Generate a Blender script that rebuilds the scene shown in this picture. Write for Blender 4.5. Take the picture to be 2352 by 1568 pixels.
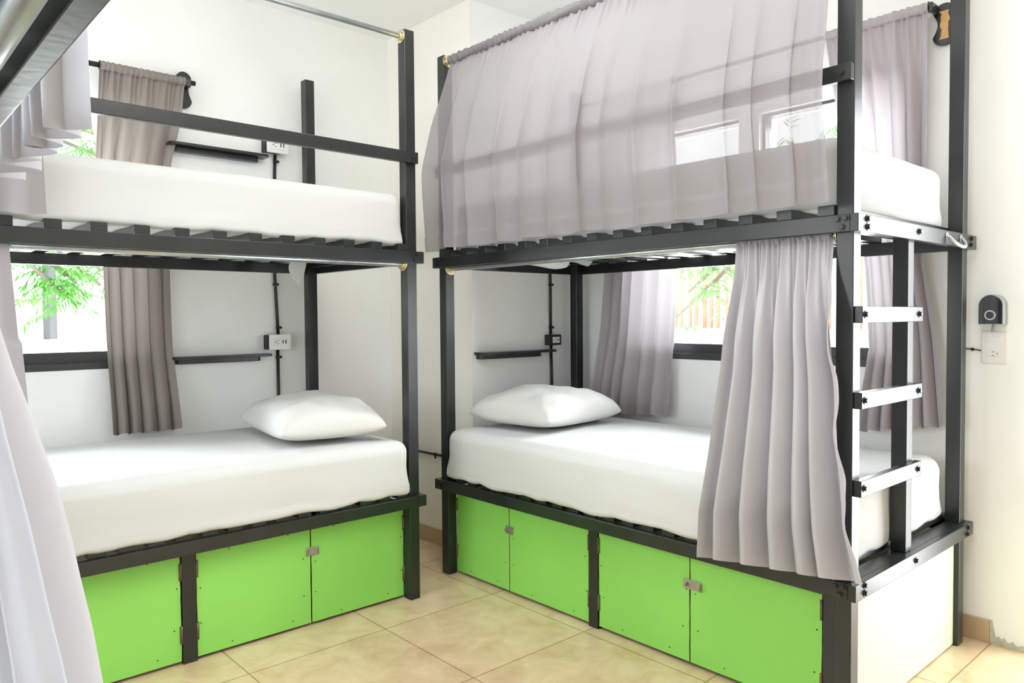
import bpy, bmesh, math, random
from mathutils import Vector, Matrix, noise

for _o in list(bpy.data.objects):
    bpy.data.objects.remove(_o, do_unlink=True)
SC = bpy.context.scene
COL = SC.collection
random.seed(7)

# ---------------------------------------------------------------- camera
CYAW, CPITCH, CROLL = 0.8371, -0.0321, -0.0074
fw = Vector((math.cos(CYAW), math.sin(CYAW), 0)); rt = Vector((math.sin(CYAW), -math.cos(CYAW), 0)); up = Vector((0, 0, 1))
f2 = fw*math.cos(CPITCH) + up*math.sin(CPITCH); u2 = -fw*math.sin(CPITCH) + up*math.cos(CPITCH)
r3 = rt*math.cos(CROLL) + u2*math.sin(CROLL); u3 = -rt*math.sin(CROLL) + u2*math.cos(CROLL)
cd = bpy.data.cameras.new('camera'); cam = bpy.data.objects.new('camera', cd); COL.objects.link(cam)
cd.sensor_fit = 'HORIZONTAL'; cd.sensor_width = 36.0; cd.lens = 1734.5*36/2352
cd.clip_start = 0.02
cam.matrix_world = Matrix(((r3.x, u3.x, -f2.x, -2.1272), (r3.y, u3.y, -f2.y, -0.9190), (r3.z, u3.z, -f2.z, 1.2223), (0, 0, 0, 1)))
SC.camera = cam

# ---------------------------------------------------------------- light and exposure
SC.view_settings.view_transform = 'Standard'; SC.view_settings.look = 'None'
SC.view_settings.gamma = 1.0; SC.view_settings.use_curve_mapping = False
SC.view_settings.exposure = 0.06
SC.cycles.use_denoising = True
SC.cycles.max_bounces = 18; SC.cycles.diffuse_bounces = 16; SC.cycles.transparent_max_bounces = 16
SC.cycles.sample_clamp_indirect = 8.0

W = bpy.data.worlds.new('overcast_sky'); SC.world = W; W.use_nodes = True
bg = W.node_tree.nodes['Background']; bg.inputs[0].default_value = (0.93, 0.97, 1.0, 1); bg.inputs[1].default_value = 3.5

def sun(name, d, strength, angle):
    l = bpy.data.lights.new(name, 'SUN'); l.energy = strength; l.angle = angle
    o = bpy.data.objects.new(name, l); COL.objects.link(o)
    o.rotation_euler = Vector(d).to_track_quat('-Z', 'Y').to_euler(); o.location = (0, 0, 8)
def area(name, loc, d, sx, sy, power, col=(1, 1, 1), spread=math.pi):
    l = bpy.data.lights.new(name, 'AREA'); l.shape = 'RECTANGLE'; l.size = sx; l.size_y = sy; l.energy = power; l.color = col; l.spread = spread
    o = bpy.data.objects.new(name, l); COL.objects.link(o); o.location = loc
    o.rotation_euler = Vector(d).to_track_quat('-Z', 'Y').to_euler()
    return o
sun('sunlight', (0.35, 0.55, -0.75), 7.0, math.radians(2))
# daylight entering by the glazed openings; the back and ceiling lights are added fill
area('door_daylight', (1.225, -0.667, 1.08), (-1, 0, 0), 0.95, 2.1, 34, (0.96, 0.985, 1.0))
area('window_daylight_right', (1.32, 0.95, 1.62), (-1, 0, -0.3), 1.25, 1.0, 150, (0.95, 0.98, 1.0))
area('window_daylight_left', (-1.70, 3.10, 1.62), (0, -1, -0.3), 1.3, 1.0, 130, (0.95, 0.98, 1.0))
area('back_fill_light', (-3.52, 0.6, 1.55), (1, 0, 0), 3.0, 1.7, 58, (0.95, 0.98, 1.0))
area('ceiling_fill_light', (-0.95, -0.15, 2.72), (0, 0, -1), 0.6, 1.2, 19, (0.96, 0.985, 1.0))
area('ceiling_fill_light', (-0.55, 1.10, 2.72), (0, 0, -1), 0.5, 0.5, 8, (0.96, 0.985, 1.0))

# ---------------------------------------------------------------- materials
def mat(name, col, rough=0.5, metal=0.0, spec=0.5, var=0.0, vscale=8.0, bump=0.0, bscale=60.0, coat=0.0, stretch=(1, 1, 1), col2=None):
    m = bpy.data.materials.new(name); m.use_nodes = True; nt = m.node_tree; N = nt.nodes; L = nt.links
    p = N['Principled BSDF']
    p.inputs['Base Color'].default_value = (*col, 1); p.inputs['Roughness'].default_value = rough
    p.inputs['Metallic'].default_value = metal; p.inputs['Specular IOR Level'].default_value = spec
    p.inputs['Coat Weight'].default_value = coat; p.inputs['Coat Roughness'].default_value = 0.15
    if var or bump:
        tc = N.new('ShaderNodeTexCoord'); mp = N.new('ShaderNodeMapping'); mp.inputs['Scale'].default_value = stretch
        L.new(tc.outputs['Object'], mp.inputs[0])
    if var:
        nz = N.new('ShaderNodeTexNoise'); nz.inputs['Scale'].default_value = vscale; nz.inputs['Detail'].default_value = 5
        L.new(mp.outputs[0], nz.inputs['Vector'])
        mx = N.new('ShaderNodeMix'); mx.data_type = 'RGBA'
        c2 = col2 if col2 else tuple(c*(1-var) for c in col)
        mx.inputs[6].default_value = (*col, 1); mx.inputs[7].default_value = (*c2, 1)
        rp = N.new('ShaderNodeMapRange'); rp.inputs[1].default_value = 0.35; rp.inputs[2].default_value = 0.7
        L.new(nz.outputs[0], rp.inputs[0]); L.new(rp.outputs[0], mx.inputs[0]); L.new(mx.outputs[2], p.inputs['Base Color'])
    if bump:
        nb = N.new('ShaderNodeTexNoise'); nb.inputs['Scale'].default_value = bscale; nb.inputs['Detail'].default_value = 3
        L.new(mp.outputs[0], nb.inputs['Vector'])
        b = N.new('ShaderNodeBump'); b.inputs['Strength'].default_value = bump; b.inputs['Distance'].default_value = 0.01
        L.new(nb.outputs[0], b.inputs['Height']); L.new(b.outputs[0], p.inputs['Normal'])
    return m

def cloth(name, col, trans=0.25, see=0.0, weave=0.03):
    m = bpy.data.materials.new(name); m.use_nodes = True; nt = m.node_tree; N = nt.nodes; L = nt.links
    for n in list(N): N.remove(n)
    out = N.new('ShaderNodeOutputMaterial')
    d = N.new('ShaderNodeBsdfDiffuse'); d.inputs[0].default_value = (*col, 1)
    t = N.new('ShaderNodeBsdfTranslucent'); t.inputs[0].default_value = (*col, 1)
    tc = N.new('ShaderNodeTexCoord'); nz = N.new('ShaderNodeTexNoise'); nz.inputs['Scale'].default_value = 14
    b = N.new('ShaderNodeBump'); b.inputs['Strength'].default_value = weave; b.inputs['Distance'].default_value = 0.02
    L.new(tc.outputs['Object'], nz.inputs['Vector']); L.new(nz.outputs[0], b.inputs['Height']); L.new(b.outputs[0], d.inputs['Normal'])
    mx = N.new('ShaderNodeMixShader'); mx.inputs[0].default_value = trans
    L.new(d.outputs[0], mx.inputs[1]); L.new(t.outputs[0], mx.inputs[2])
    last = mx
    if see:
        tr = N.new('ShaderNodeBsdfTransparent'); m2 = N.new('ShaderNodeMixShader'); m2.inputs[0].default_value = see
        L.new(mx.outputs[0], m2.inputs[1]); L.new(tr.outputs[0], m2.inputs[2]); last = m2
    L.new(last.outputs[0], out.inputs[0])
    return m

def glass_mat():
    m = bpy.data.materials.new('clear_glass'); m.use_nodes = True; nt = m.node_tree; N = nt.nodes; L = nt.links
    for n in list(N): N.remove(n)
    out = N.new('ShaderNodeOutputMaterial'); tr = N.new('ShaderNodeBsdfTransparent'); tr.inputs[0].default_value = (.97, .99, .98, 1)
    gl = N.new('ShaderNodeBsdfGlossy'); gl.inputs['Roughness'].default_value = 0.02
    fr = N.new('ShaderNodeFresnel'); fr.inputs[0].default_value = 1.35
    mx = N.new('ShaderNodeMixShader'); L.new(fr.outputs[0], mx.inputs[0]); L.new(tr.outputs[0], mx.inputs[1]); L.new(gl.outputs[0], mx.inputs[2])
    L.new(mx.outputs[0], out.inputs[0]); return m

def tile_mat():
    m = bpy.data.materials.new('beige_floor_tile'); m.use_nodes = True; nt = m.node_tree; N = nt.nodes; L = nt.links
    p = N['Principled BSDF']; p.inputs['Roughness'].default_value = 0.22; p.inputs['Specular IOR Level'].default_value = 0.45
    g = N.new('ShaderNodeNewGeometry'); mp = N.new('ShaderNodeMapping'); L.new(g.outputs['Position'], mp.inputs[0])
    mp.inputs['Location'].default_value = (-0.012+5.5, -1.05+5.5, 0)
    br = N.new('ShaderNodeTexBrick'); br.offset = 0.0; br.squash = 1.0
    br.inputs['Scale'].default_value = 1.0; br.inputs['Brick Width'].default_value = 0.55; br.inputs['Row Height'].default_value = 0.55
    br.inputs['Mortar Size'].default_value = 0.0030; br.inputs['Mortar Smooth'].default_value = 0.3; br.inputs['Bias'].default_value = 0
    br.inputs['Color1'].default_value = (1, 1, 1, 1); br.inputs['Color2'].default_value = (.94, .93, .92, 1); br.inputs['Mortar'].default_value = (.58, .48, .34, 1)
    L.new(mp.outputs[0], br.inputs['Vector'])
    nz = N.new('ShaderNodeTexNoise'); nz.inputs['Scale'].default_value = 7; nz.inputs['Detail'].default_value = 8; nz.inputs['Roughness'].default_value = 0.65; nz.inputs['Distortion'].default_value = 0.6
    L.new(g.outputs['Position'], nz.inputs['Vector'])
    cr = N.new('ShaderNodeValToRGB'); cr.color_ramp.elements[0].position = 0.34; cr.color_ramp.elements[1].position = 0.66
    cr.color_ramp.elements[0].color = (0.61, 0.44, 0.265, 1); cr.color_ramp.elements[1].color = (0.77, 0.605, 0.405, 1)
    L.new(nz.outputs[0], cr.inputs[0])
    mx = N.new('ShaderNodeMix'); mx.data_type = 'RGBA'; mx.blend_type = 'MULTIPLY'; mx.inputs[0].default_value = 1
    L.new(cr.outputs[0], mx.inputs[6]); L.new(br.outputs['Color'], mx.inputs[7]); L.new(mx.outputs[2], p.inputs['Base Color'])
    b = N.new('ShaderNodeBump'); b.inputs['Strength'].default_value = 0.3; b.inputs['Distance'].default_value = 0.003; b.invert = True
    L.new(br.outputs['Fac'], b.inputs['Height']); L.new(b.outputs[0], p.inputs['Normal'])
    return m

M = {}
M['wall'] = mat('white_wall_paint', (0.925, 0.93, 0.92), 0.6, var=0.02, vscale=2.5, bump=0.05, bscale=40)
M['warm_wall'] = mat('cream_wall_paint', (0.925, 0.895, 0.835), 0.6, var=0.02, vscale=2.5, bump=0.05, bscale=40)
M['ceiling'] = mat('white_ceiling_paint', (0.92, 0.92, 0.905), 0.7)
M['floor'] = tile_mat()
M['skirting'] = mat('tan_skirting_tile', (0.55, 0.40, 0.24), 0.35, var=0.12, vscale=9)
M['black'] = mat('black_gloss_wood_paint', (0.010, 0.0125, 0.012), 0.28, spec=0.6, var=0.3, vscale=6, bump=0.03, bscale=55, stretch=(1, 1, 1), col2=(0.017, 0.020, 0.019))
M['black_matt'] = mat('black_matt_paint', (0.012, 0.013, 0.013), 0.45)
M['green'] = mat('lime_green_paint', (0.285, 0.69, 0.125), 0.42, var=0.06, vscale=3.0, bump=0.03, bscale=30)
M['green_worn'] = mat('worn_green_panel_edge', (0.20, 0.13, 0.06), 0.7, var=0.5, vscale=25)
M['pale_green'] = mat('pale_green_panel_paint', (0.66, 0.80, 0.58), 0.45)
M['dark_dot'] = mat('rusty_screw_head', (0.05, 0.035, 0.02), 0.6)
M['steel'] = mat('galvanised_steel', (0.52, 0.55, 0.56), 0.33, metal=0.85, var=0.15, vscale=20)
M['brass'] = mat('brass_flange', (0.80, 0.70, 0.46), 0.22, metal=1.0)
M['hinge'] = mat('worn_painted_hinge', (0.22, 0.17, 0.09), 0.45, metal=0.4, var=0.5, vscale=60)
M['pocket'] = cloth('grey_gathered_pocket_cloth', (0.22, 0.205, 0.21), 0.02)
M['hasp'] = mat('worn_hasp_steel', (0.50, 0.46, 0.40), 0.4, metal=0.7, var=0.35, vscale=60)
M['bolt'] = mat('painted_bolt', (0.018, 0.02, 0.02), 0.3)
M['sheet'] = mat('white_cotton_sheet', (0.60, 0.605, 0.60), 0.9, spec=0.1, bump=0.12, bscale=9, stretch=(1, 1, 2.5))
M['pillow'] = mat('white_cotton_pillowcase', (0.63, 0.625, 0.61), 0.9, spec=0.1, bump=0.18, bscale=9)
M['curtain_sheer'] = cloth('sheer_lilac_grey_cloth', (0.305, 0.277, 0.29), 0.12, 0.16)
M['curtain'] = cloth('lilac_grey_cloth', (0.45, 0.43, 0.455), 0.12)
M['curtain_near'] = cloth('pale_lilac_grey_cloth', (0.47, 0.46, 0.49), 0.08)
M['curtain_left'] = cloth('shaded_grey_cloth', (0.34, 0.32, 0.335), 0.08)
M['curtain_taupe_shade'] = cloth('taupe_shaded_cloth', (0.285, 0.247, 0.23), 0.08)  # darker, warmer copy of the curtain cloth, shade put into its colour
M['curtain_mauve'] = cloth('mauve_grey_cloth', (0.47, 0.43, 0.455), 0.12)
M['frame'] = mat('charcoal_aluminium', (0.045, 0.047, 0.05), 0.4, metal=0.2)
M['glass'] = glass_mat()
M['plastic'] = mat('white_plastic', (0.82, 0.82, 0.80), 0.35)
M['plastic_dark'] = mat('dark_slot', (0.03, 0.03, 0.03), 0.5)
M['rust'] = mat('brown_slot', (0.20, 0.10, 0.05), 0.5)
M['lamp_face'] = mat('glossy_dark_face', (0.022, 0.028, 0.026), 0.04, spec=0.9)
M['lamp_grey'] = mat('grey_plastic', (0.33, 0.35, 0.34), 0.35)
M['raw_wood'] = mat('bare_orange_wood', (0.80, 0.46, 0.17), 0.7, var=0.3, vscale=30)
M['plaster'] = mat('bare_render', (0.62, 0.60, 0.52), 0.9, var=0.3, vscale=30)
M['ext_white'] = mat('white_render', (0.90, 0.90, 0.90), 0.9)
M['ext_dark'] = mat('grey_slot_window', (0.12, 0.12, 0.13), 0.5)
M["stake"] = mat("orange_brown_stake", (0.50, 0.24, 0.15), 0.8, var=0.25, vscale=7)
M['leaf'] = mat('bright_green_leaf', (0.045, 0.24, 0.012), 0.5, var=0.4, vscale=4, col2=(0.10, 0.34, 0.03))
M['leaf2'] = mat('mid_green_leaf', (0.10, 0.28, 0.06), 0.5, var=0.4, vscale=4, col2=(0.20, 0.40, 0.13))
M['bark'] = mat('grey_bark', (0.22, 0.18, 0.14), 0.9)

# ---------------------------------------------------------------- helpers
class MB:
    """collects shapes and links them as one mesh object"""
    def __init__(s): s.v = []; s.f = []; s.m = []; s.sm = []
    def add(s, vs, fs, mi=0, smooth=False):
        o = len(s.v); s.v += [tuple(v) for v in vs]
        for f in fs: s.f.append([i+o for i in f]); s.m.append(mi); s.sm.append(smooth)
        return s
    def box(s, x0, x1, y0, y1, z0, z1, mi=0, side=None):
        vs = [(x, y, z) for x in (x0, x1) for y in (y0, y1) for z in (z0, z1)]
        fs = [(0, 1, 3, 2), (4, 6, 7, 5), (0, 4, 5, 1), (2, 3, 7, 6), (0, 2, 6, 4), (1, 5, 7, 3)]
        if side is None: return s.add(vs, fs, mi)
        o = len(s.v); s.v += vs
        for i, f in enumerate(fs): s.f.append([k+o for k in f]); s.m.append(side.get(i, mi)); s.sm.append(False)
        return s
    def cyl(s, a, b, r, n=12, mi=0, r2=None, caps=True):
        a = Vector(a); b = Vector(b); d = (b-a).normalized(); r2 = r if r2 is None else r2
        t = d.orthogonal().normalized(); q = d.cross(t)
        vs = [a + (t*math.cos(2*math.pi*i/n) + q*math.sin(2*math.pi*i/n))*r for i in range(n)]
        vs += [b + (t*math.cos(2*math.pi*i/n) + q*math.sin(2*math.pi*i/n))*r2 for i in range(n)]
        o = len(s.v)
        s.add(vs, [(i, (i+1) % n, n+(i+1) % n, n+i) for i in range(n)], mi, True)
        if caps:
            s.add([], [], mi)
            s.f.append([o+i for i in range(n)][::-1]); s.m.append(mi); s.sm.append(False)
            s.f.append([o+n+i for i in range(n)]); s.m.append(mi); s.sm.append(False)
        return s
    def tube(s, pts, r, n=8, mi=0):
        pts = [Vector(p) for p in pts]; o = len(s.v); ref = None
        for i, p in enumerate(pts):
            d = (pts[min(i+1, len(pts)-1)] - pts[max(i-1, 0)]).normalized()
            if ref is None: ref = d.orthogonal().normalized()
            ref = (ref - d*ref.dot(d)).normalized(); q = d.cross(ref)
            rr = r[i] if isinstance(r, (list, tuple)) else r
            for k in range(n): s.v.append(tuple(p + (ref*math.cos(2*math.pi*k/n) + q*math.sin(2*math.pi*k/n))*rr))
        for i in range(len(pts)-1):
            for k in range(n):
                s.f.append([o+i*n+k, o+i*n+(k+1) % n, o+(i+1)*n+(k+1) % n, o+(i+1)*n+k]); s.m.append(mi); s.sm.append(True)
        s.f.append([o+k for k in range(n)][::-1]); s.m.append(mi); s.sm.append(False)
        e = o+(len(pts)-1)*n; s.f.append([e+k for k in range(n)]); s.m.append(mi); s.sm.append(False)
        return s
    def grid(s, P, nu, nv, mi=0, close=False):
        o = len(s.v)
        for j in range(nv+1):
            for i in range(nu+1): s.v.append(tuple(P(i/nu, j/nv)))
        for j in range(nv):
            for i in range(nu):
                s.f.append([o+j*(nu+1)+i, o+j*(nu+1)+i+1, o+(j+1)*(nu+1)+i+1, o+(j+1)*(nu+1)+i]); s.m.append(mi); s.sm.append(True)
        return s
    def prism(s, pts, axis, a0, a1, mi=0, mi_front=None):
        """extrude a 2D outline along an axis; pts are (u, v) in the other two axes in x,y,z order"""
        def mk(p, a):
            l = list(p); l.insert('xyz'.index(axis), a); return tuple(l)
        n = len(pts); o = len(s.v)
        s.v += [mk(p, a0) for p in pts] + [mk(p, a1) for p in pts]
        for i in range(n): s.f.append([o+i, o+(i+1) % n, o+n+(i+1) % n, o+n+i]); s.m.append(mi); s.sm.append(False)
        s.f.append([o+i for i in range(n)][::-1]); s.m.append(mi if mi_front is None else mi_front); s.sm.append(False)
        s.f.append([o+n+i for i in range(n)]); s.m.append(mi); s.sm.append(False)
        return s
    def build(s, name, mats, parent=None, bevel=0.0, loc=None, fix=True):
        me = bpy.data.meshes.new(name); me.from_pydata(s.v, [], s.f)
        if not isinstance(mats, (list, tuple)): mats = [mats]
        for m in mats: me.materials.append(m)
        me.polygons.foreach_set('material_index', s.m); me.polygons.foreach_set('use_smooth', s.sm)
        if fix:
            bm = bmesh.new(); bm.from_mesh(me); bmesh.ops.recalc_face_normals(bm, faces=bm.faces); bm.to_mesh(me); bm.free()
        o = bpy.data.objects.new(name, me); COL.objects.link(o)
        if parent: o.parent = parent
        if loc: o.location = loc
        if bevel:
            b = o.modifiers.new('bevel', 'BEVEL'); b.width = bevel; b.segments = 2; b.limit_method = 'ANGLE'; b.angle_limit = math.radians(40)
        return o

def tag(o, label=None, cat=None, group=None, kind=None):
    if label: o['label'] = label
    if cat: o['category'] = cat
    if group: o['group'] = group
    if kind: o['kind'] = kind
    return o
def empty(name, loc, rz=0.0):
    o = bpy.data.objects.new(name, None); COL.objects.link(o); o.location = loc; o.rotation_euler = (0, 0, rz); o.empty_display_size = 0.1
    return o
def lerp(a, b, t): return a + (b-a)*t
def sst(t): t = max(0.0, min(1.0, t)); return t*t*(3-2*t)
def poly(tab, t):
    """piecewise-linear lookup in ((t, value), ...)"""
    if t <= tab[0][0]: return tab[0][1]
    for (a, va), (b, vb) in zip(tab, tab[1:]):
        if t <= b: return va + (vb-va)*(t-a)/(b-a)
    return tab[-1][1]
# ---------------------------------------------------------------- the room
CEIL = 2.81; YW = 2.80; XW = 1.045; XP = 0.28; YH = 2.052; XB = -3.35; YR = -3.0; TH = 0.16
def struct(o): return tag(o, kind='structure')
def wall_holes(name, axis, plane, depth, a0, a1, holes, m, z1=CEIL):
    """wall slab with rectangular openings; axis is the normal, holes are (a0, a1, z0, z1)"""
    mb = MB(); cuts = sorted(holes); cur = a0
    def bx(p0, p1, q0, q1):
        if p1-p0 < 1e-4 or q1-q0 < 1e-4: return
        if axis == 'x': mb.box(plane, plane+depth, p0, p1, q0, q1)
        else: mb.box(p0, p1, plane, plane+depth, q0, q1)
    for h in cuts:
        bx(cur, h[0], 0, z1); bx(h[0], h[1], 0, h[2]); bx(h[0], h[1], h[3], z1); cur = h[1]
    bx(cur, a1, 0, z1)
    return struct(mb.build(name, m))
struct(MB().box(XB-TH, XW+TH, YR-TH, YW+TH, -0.10, 0.0).build('floor', M['floor']))
struct(MB().box(XB-TH, XW+TH, YR-TH, YW+TH, CEIL, CEIL+0.12).build('ceiling', M['ceiling']))
WL = (-2.25, -1.008, 1.006, 2.20)
WR1 = (1.008, 1.66, 1.006, 2.142); WR2 = (0.28, 0.904, 1.006, 2.142)
DR = (-1.15, -0.185, 0.0, 2.20)
wall_holes('wall_left', 'y', YW, TH, XB, XP, [WL], M['wall'])
struct(MB().box(XP, XW+TH, YH, YW+TH, 0, CEIL, 0, {0: 1}).build('wall_corner', [M['wall'], M['warm_wall']]))
wall_holes('wall_right', 'x', XW, TH, YR, YH, [DR, (WR2[0], WR1[1], WR1[2], WR1[3])], M['wall'])
wall_holes('wall_rear', 'y', YR-TH, TH, XB, XW, [], M['wall'])
BWN = (-0.9, 2.1, 0.70, 2.40)  # unseen opening, added to let fill light in from behind
wall_holes('wall_back', 'x', XB-TH, TH, YR-TH, YW+TH, [BWN], M['wall'])
# narrow white pier between the two right-hand panes
struct(MB().box(XW, XW+TH, WR2[1], WR1[0], WR1[2], WR1[3]).build('wall_pier', M['wall']))
# skirting tiles
struct(MB().box(XP-0.010, XP, YH+0.0, YW-0.012, 0, 0.085).build('baseboard_corner', M['skirting'], bevel=0.002))
struct(MB().box(XB, XP-0.012, YW-0.010, YW, 0, 0.085).build('baseboard_left', M['skirting'], bevel=0.002))
struct(MB().box(XW-0.010, XW, -0.045, YH, 0, 0.085).build('baseboard_right', M['skirting'], bevel=0.002))
mb = MB()
random.seed(3)
pts = [(-0.184, 0.0)] + [(-0.184+0.13*i/14, 0.012+0.02*random.random()*(0.3+i/14)) for i in range(14)] + [(-0.052, 0.085), (-0.046, 0.085), (-0.046, 0.0)]
mb.prism(pts, 'x', XW-0.006, XW)
struct(mb.build('trim_1', M['plaster']))

def window(name, axis, plane, depth, a0, a1, z0, z1, label, mull=(), t=0.038):
    r = empty(name, (a0, plane, z0) if axis == 'y' else (plane, a0, z0)); tag(r, label, 'window', kind='structure')
    ox, oy, oz = r.location
    def bx(m, p0, p1, d0, d1, q0, q1):
        if axis == 'y': m.box(p0-ox, p1-ox, plane+d0-oy, plane+d1-oy, q0-oz, q1-oz)
        else: m.box(plane+d0-ox, plane+d1-ox, p0-oy, p1-oy, q0-oz, q1-oz)
    f = MB()
    bx(f, a0, a0+t, 0.03, 0.09, z0, z1); bx(f, a1-t, a1, 0.03, 0.09, z0, z1); bx(f, a0+t, a1-t, 0.03, 0.09, z1-t, z1)
    bx(f, a0+t, a1-t, 0.03, 0.09, z0, z0+0.078)
    for q in mull: bx(f, q-0.018, q+0.018, 0.03, 0.09, z0+0.078, z1-t)
    f.build('window_frame', M['frame'], r, bevel=0.002)
    s = MB(); bx(s, a0, a1, -0.004, 0.03, z0, z0+0.030); s.build('window_sill', M['frame'], r, bevel=0.002)
    g = MB(); bx(g, a0+t, a1-t, 0.058, 0.063, z0+0.078, z1-t); g.build('glass_pane', M['glass'], r)
    return r
window('window_1', 'y', YW, TH, WL[0], WL[1], WL[2], WL[3], 'dark framed window behind the left bunk bed', mull=(-1.72,))
window('window_2', 'x', XW, TH, WR1[0], WR1[1], WR1[2], WR1[3], 'dark framed window nearer the head of the right bunk bed', t=0.014)
window('window_3', 'x', XW, TH, WR2[0], WR2[1], WR2[2], WR2[3], 'dark framed window behind the ladder end of the right bunk bed', t=0.014)
window('fill_window', 'x', XB-TH, TH, BWN[0], BWN[1], BWN[2], BWN[3], 'wide unseen window added for fill light in the back wall')
# open doorway in the right-hand wall
r = empty('door_1', (XW, DR[0], 0)); tag(r, 'open doorway in the right wall beyond the frame', 'door', kind='structure')
m = MB(); m.box(0.05, TH, 0, 0.04, 0, 2.20); m.box(0.05, TH, 0.925, 0.965, 0, 2.20); m.box(0.05, TH, 0.04, 0.925, 2.16, 2.20); m.build('door_frame', M['frame'], r, bevel=0.003)
# unseen housings added for the ceiling fill lights
for lx, ly, hx, hy, lb in ((-0.95, -0.15, 0.32, 0.62, 'long white fill lamp added above the aisle, out of view'), (-0.55, 1.10, 0.26, 0.26, 'square white fill lamp added nearer the corner, out of view')):
    r = empty('ceiling_fill_lamp', (lx, ly, CEIL)); tag(r, lb, 'lamp')
    MB().box(-hx, hx, -hy, hy, -0.06, 0.0).build('fill_housing', M['plastic'], r, bevel=0.004)
# ---------------------------------------------------------------- bunk beds (local x = depth from the front face, y = along the length, z up)
BW, BL, RT = 0.993, 2.0, 0.023
ZU0, ZU1, ZL0, ZL1 = 1.456, 1.506, 0.407, 0.455
HPOST = 2.445
def hexbolt(p, d, r=0.0075, h=0.006):
    mb = MB(); p = Vector(p); d = Vector(d)
    mb.cyl(p - d*0.001, p + d*0.0022, r*1.45, 14); mb.cyl(p + d*0.0022, p + d*(0.0022+h), r, 6)
    return mb
def door(bed, x, y0, y1, z0, z1, seed):
    """green plywood door with worn edges and screw heads; front face at x"""
    rnd = random.Random(seed); mb = MB(); n = 14
    # slightly ragged vertical edges
    e0 = [y0 + rnd.uniform(0, 0.0016) for _ in range(n+1)]; e1 = [y1 - rnd.uniform(0, 0.0016) for _ in range(n+1)]
    o = len(mb.v)
    for i in range(n+1):
        z = lerp(z0, z1, i/n); mb.v += [(x, e0[i], z), (x, e1[i], z), (x+0.013, e0[i], z), (x+0.013, e1[i], z)]
    for i in range(n):
        a = 4*i; b = a+4
        for f, mi in (((a, a+1, b+1, b), 0), ((a+2, b+2, b+3, a+3), 0), ((a, b, b+2, a+2), 1), ((a+1, a+3, b+3, b+1), 1)): mb.f.append(list(f)); mb.m.append(mi); mb.sm.append(False)
    mb.f.append([0, 2, 3, 1]); mb.m.append(1); mb.sm.append(False)
    a = 4*n; mb.f.append([a, a+1, a+3, a+2]); mb.m.append(1); mb.sm.append(False)
    w = y1-y0
    for (u, v) in ((0.2, 0.06), (0.72, 0.05), (0.22, 0.945), (0.75, 0.95), (0.045, 0.30), (0.955, 0.31), (0.04, 0.66), (0.955, 0.62)):
        u += rnd.uniform(-.03, .03); v += rnd.uniform(-.012, .012)
        p = Vector((x, y0+w*min(.97, max(.03, u)), z0+(z1-z0)*v)); mb.cyl(p + Vector((0.0005, 0, 0)), p - Vector((0.0009, 0, 0)), 0.0026, 8, 2)
    return mb.build('locker_door', [M['green'], M['green_worn'], M['dark_dot']], bed)
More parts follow.
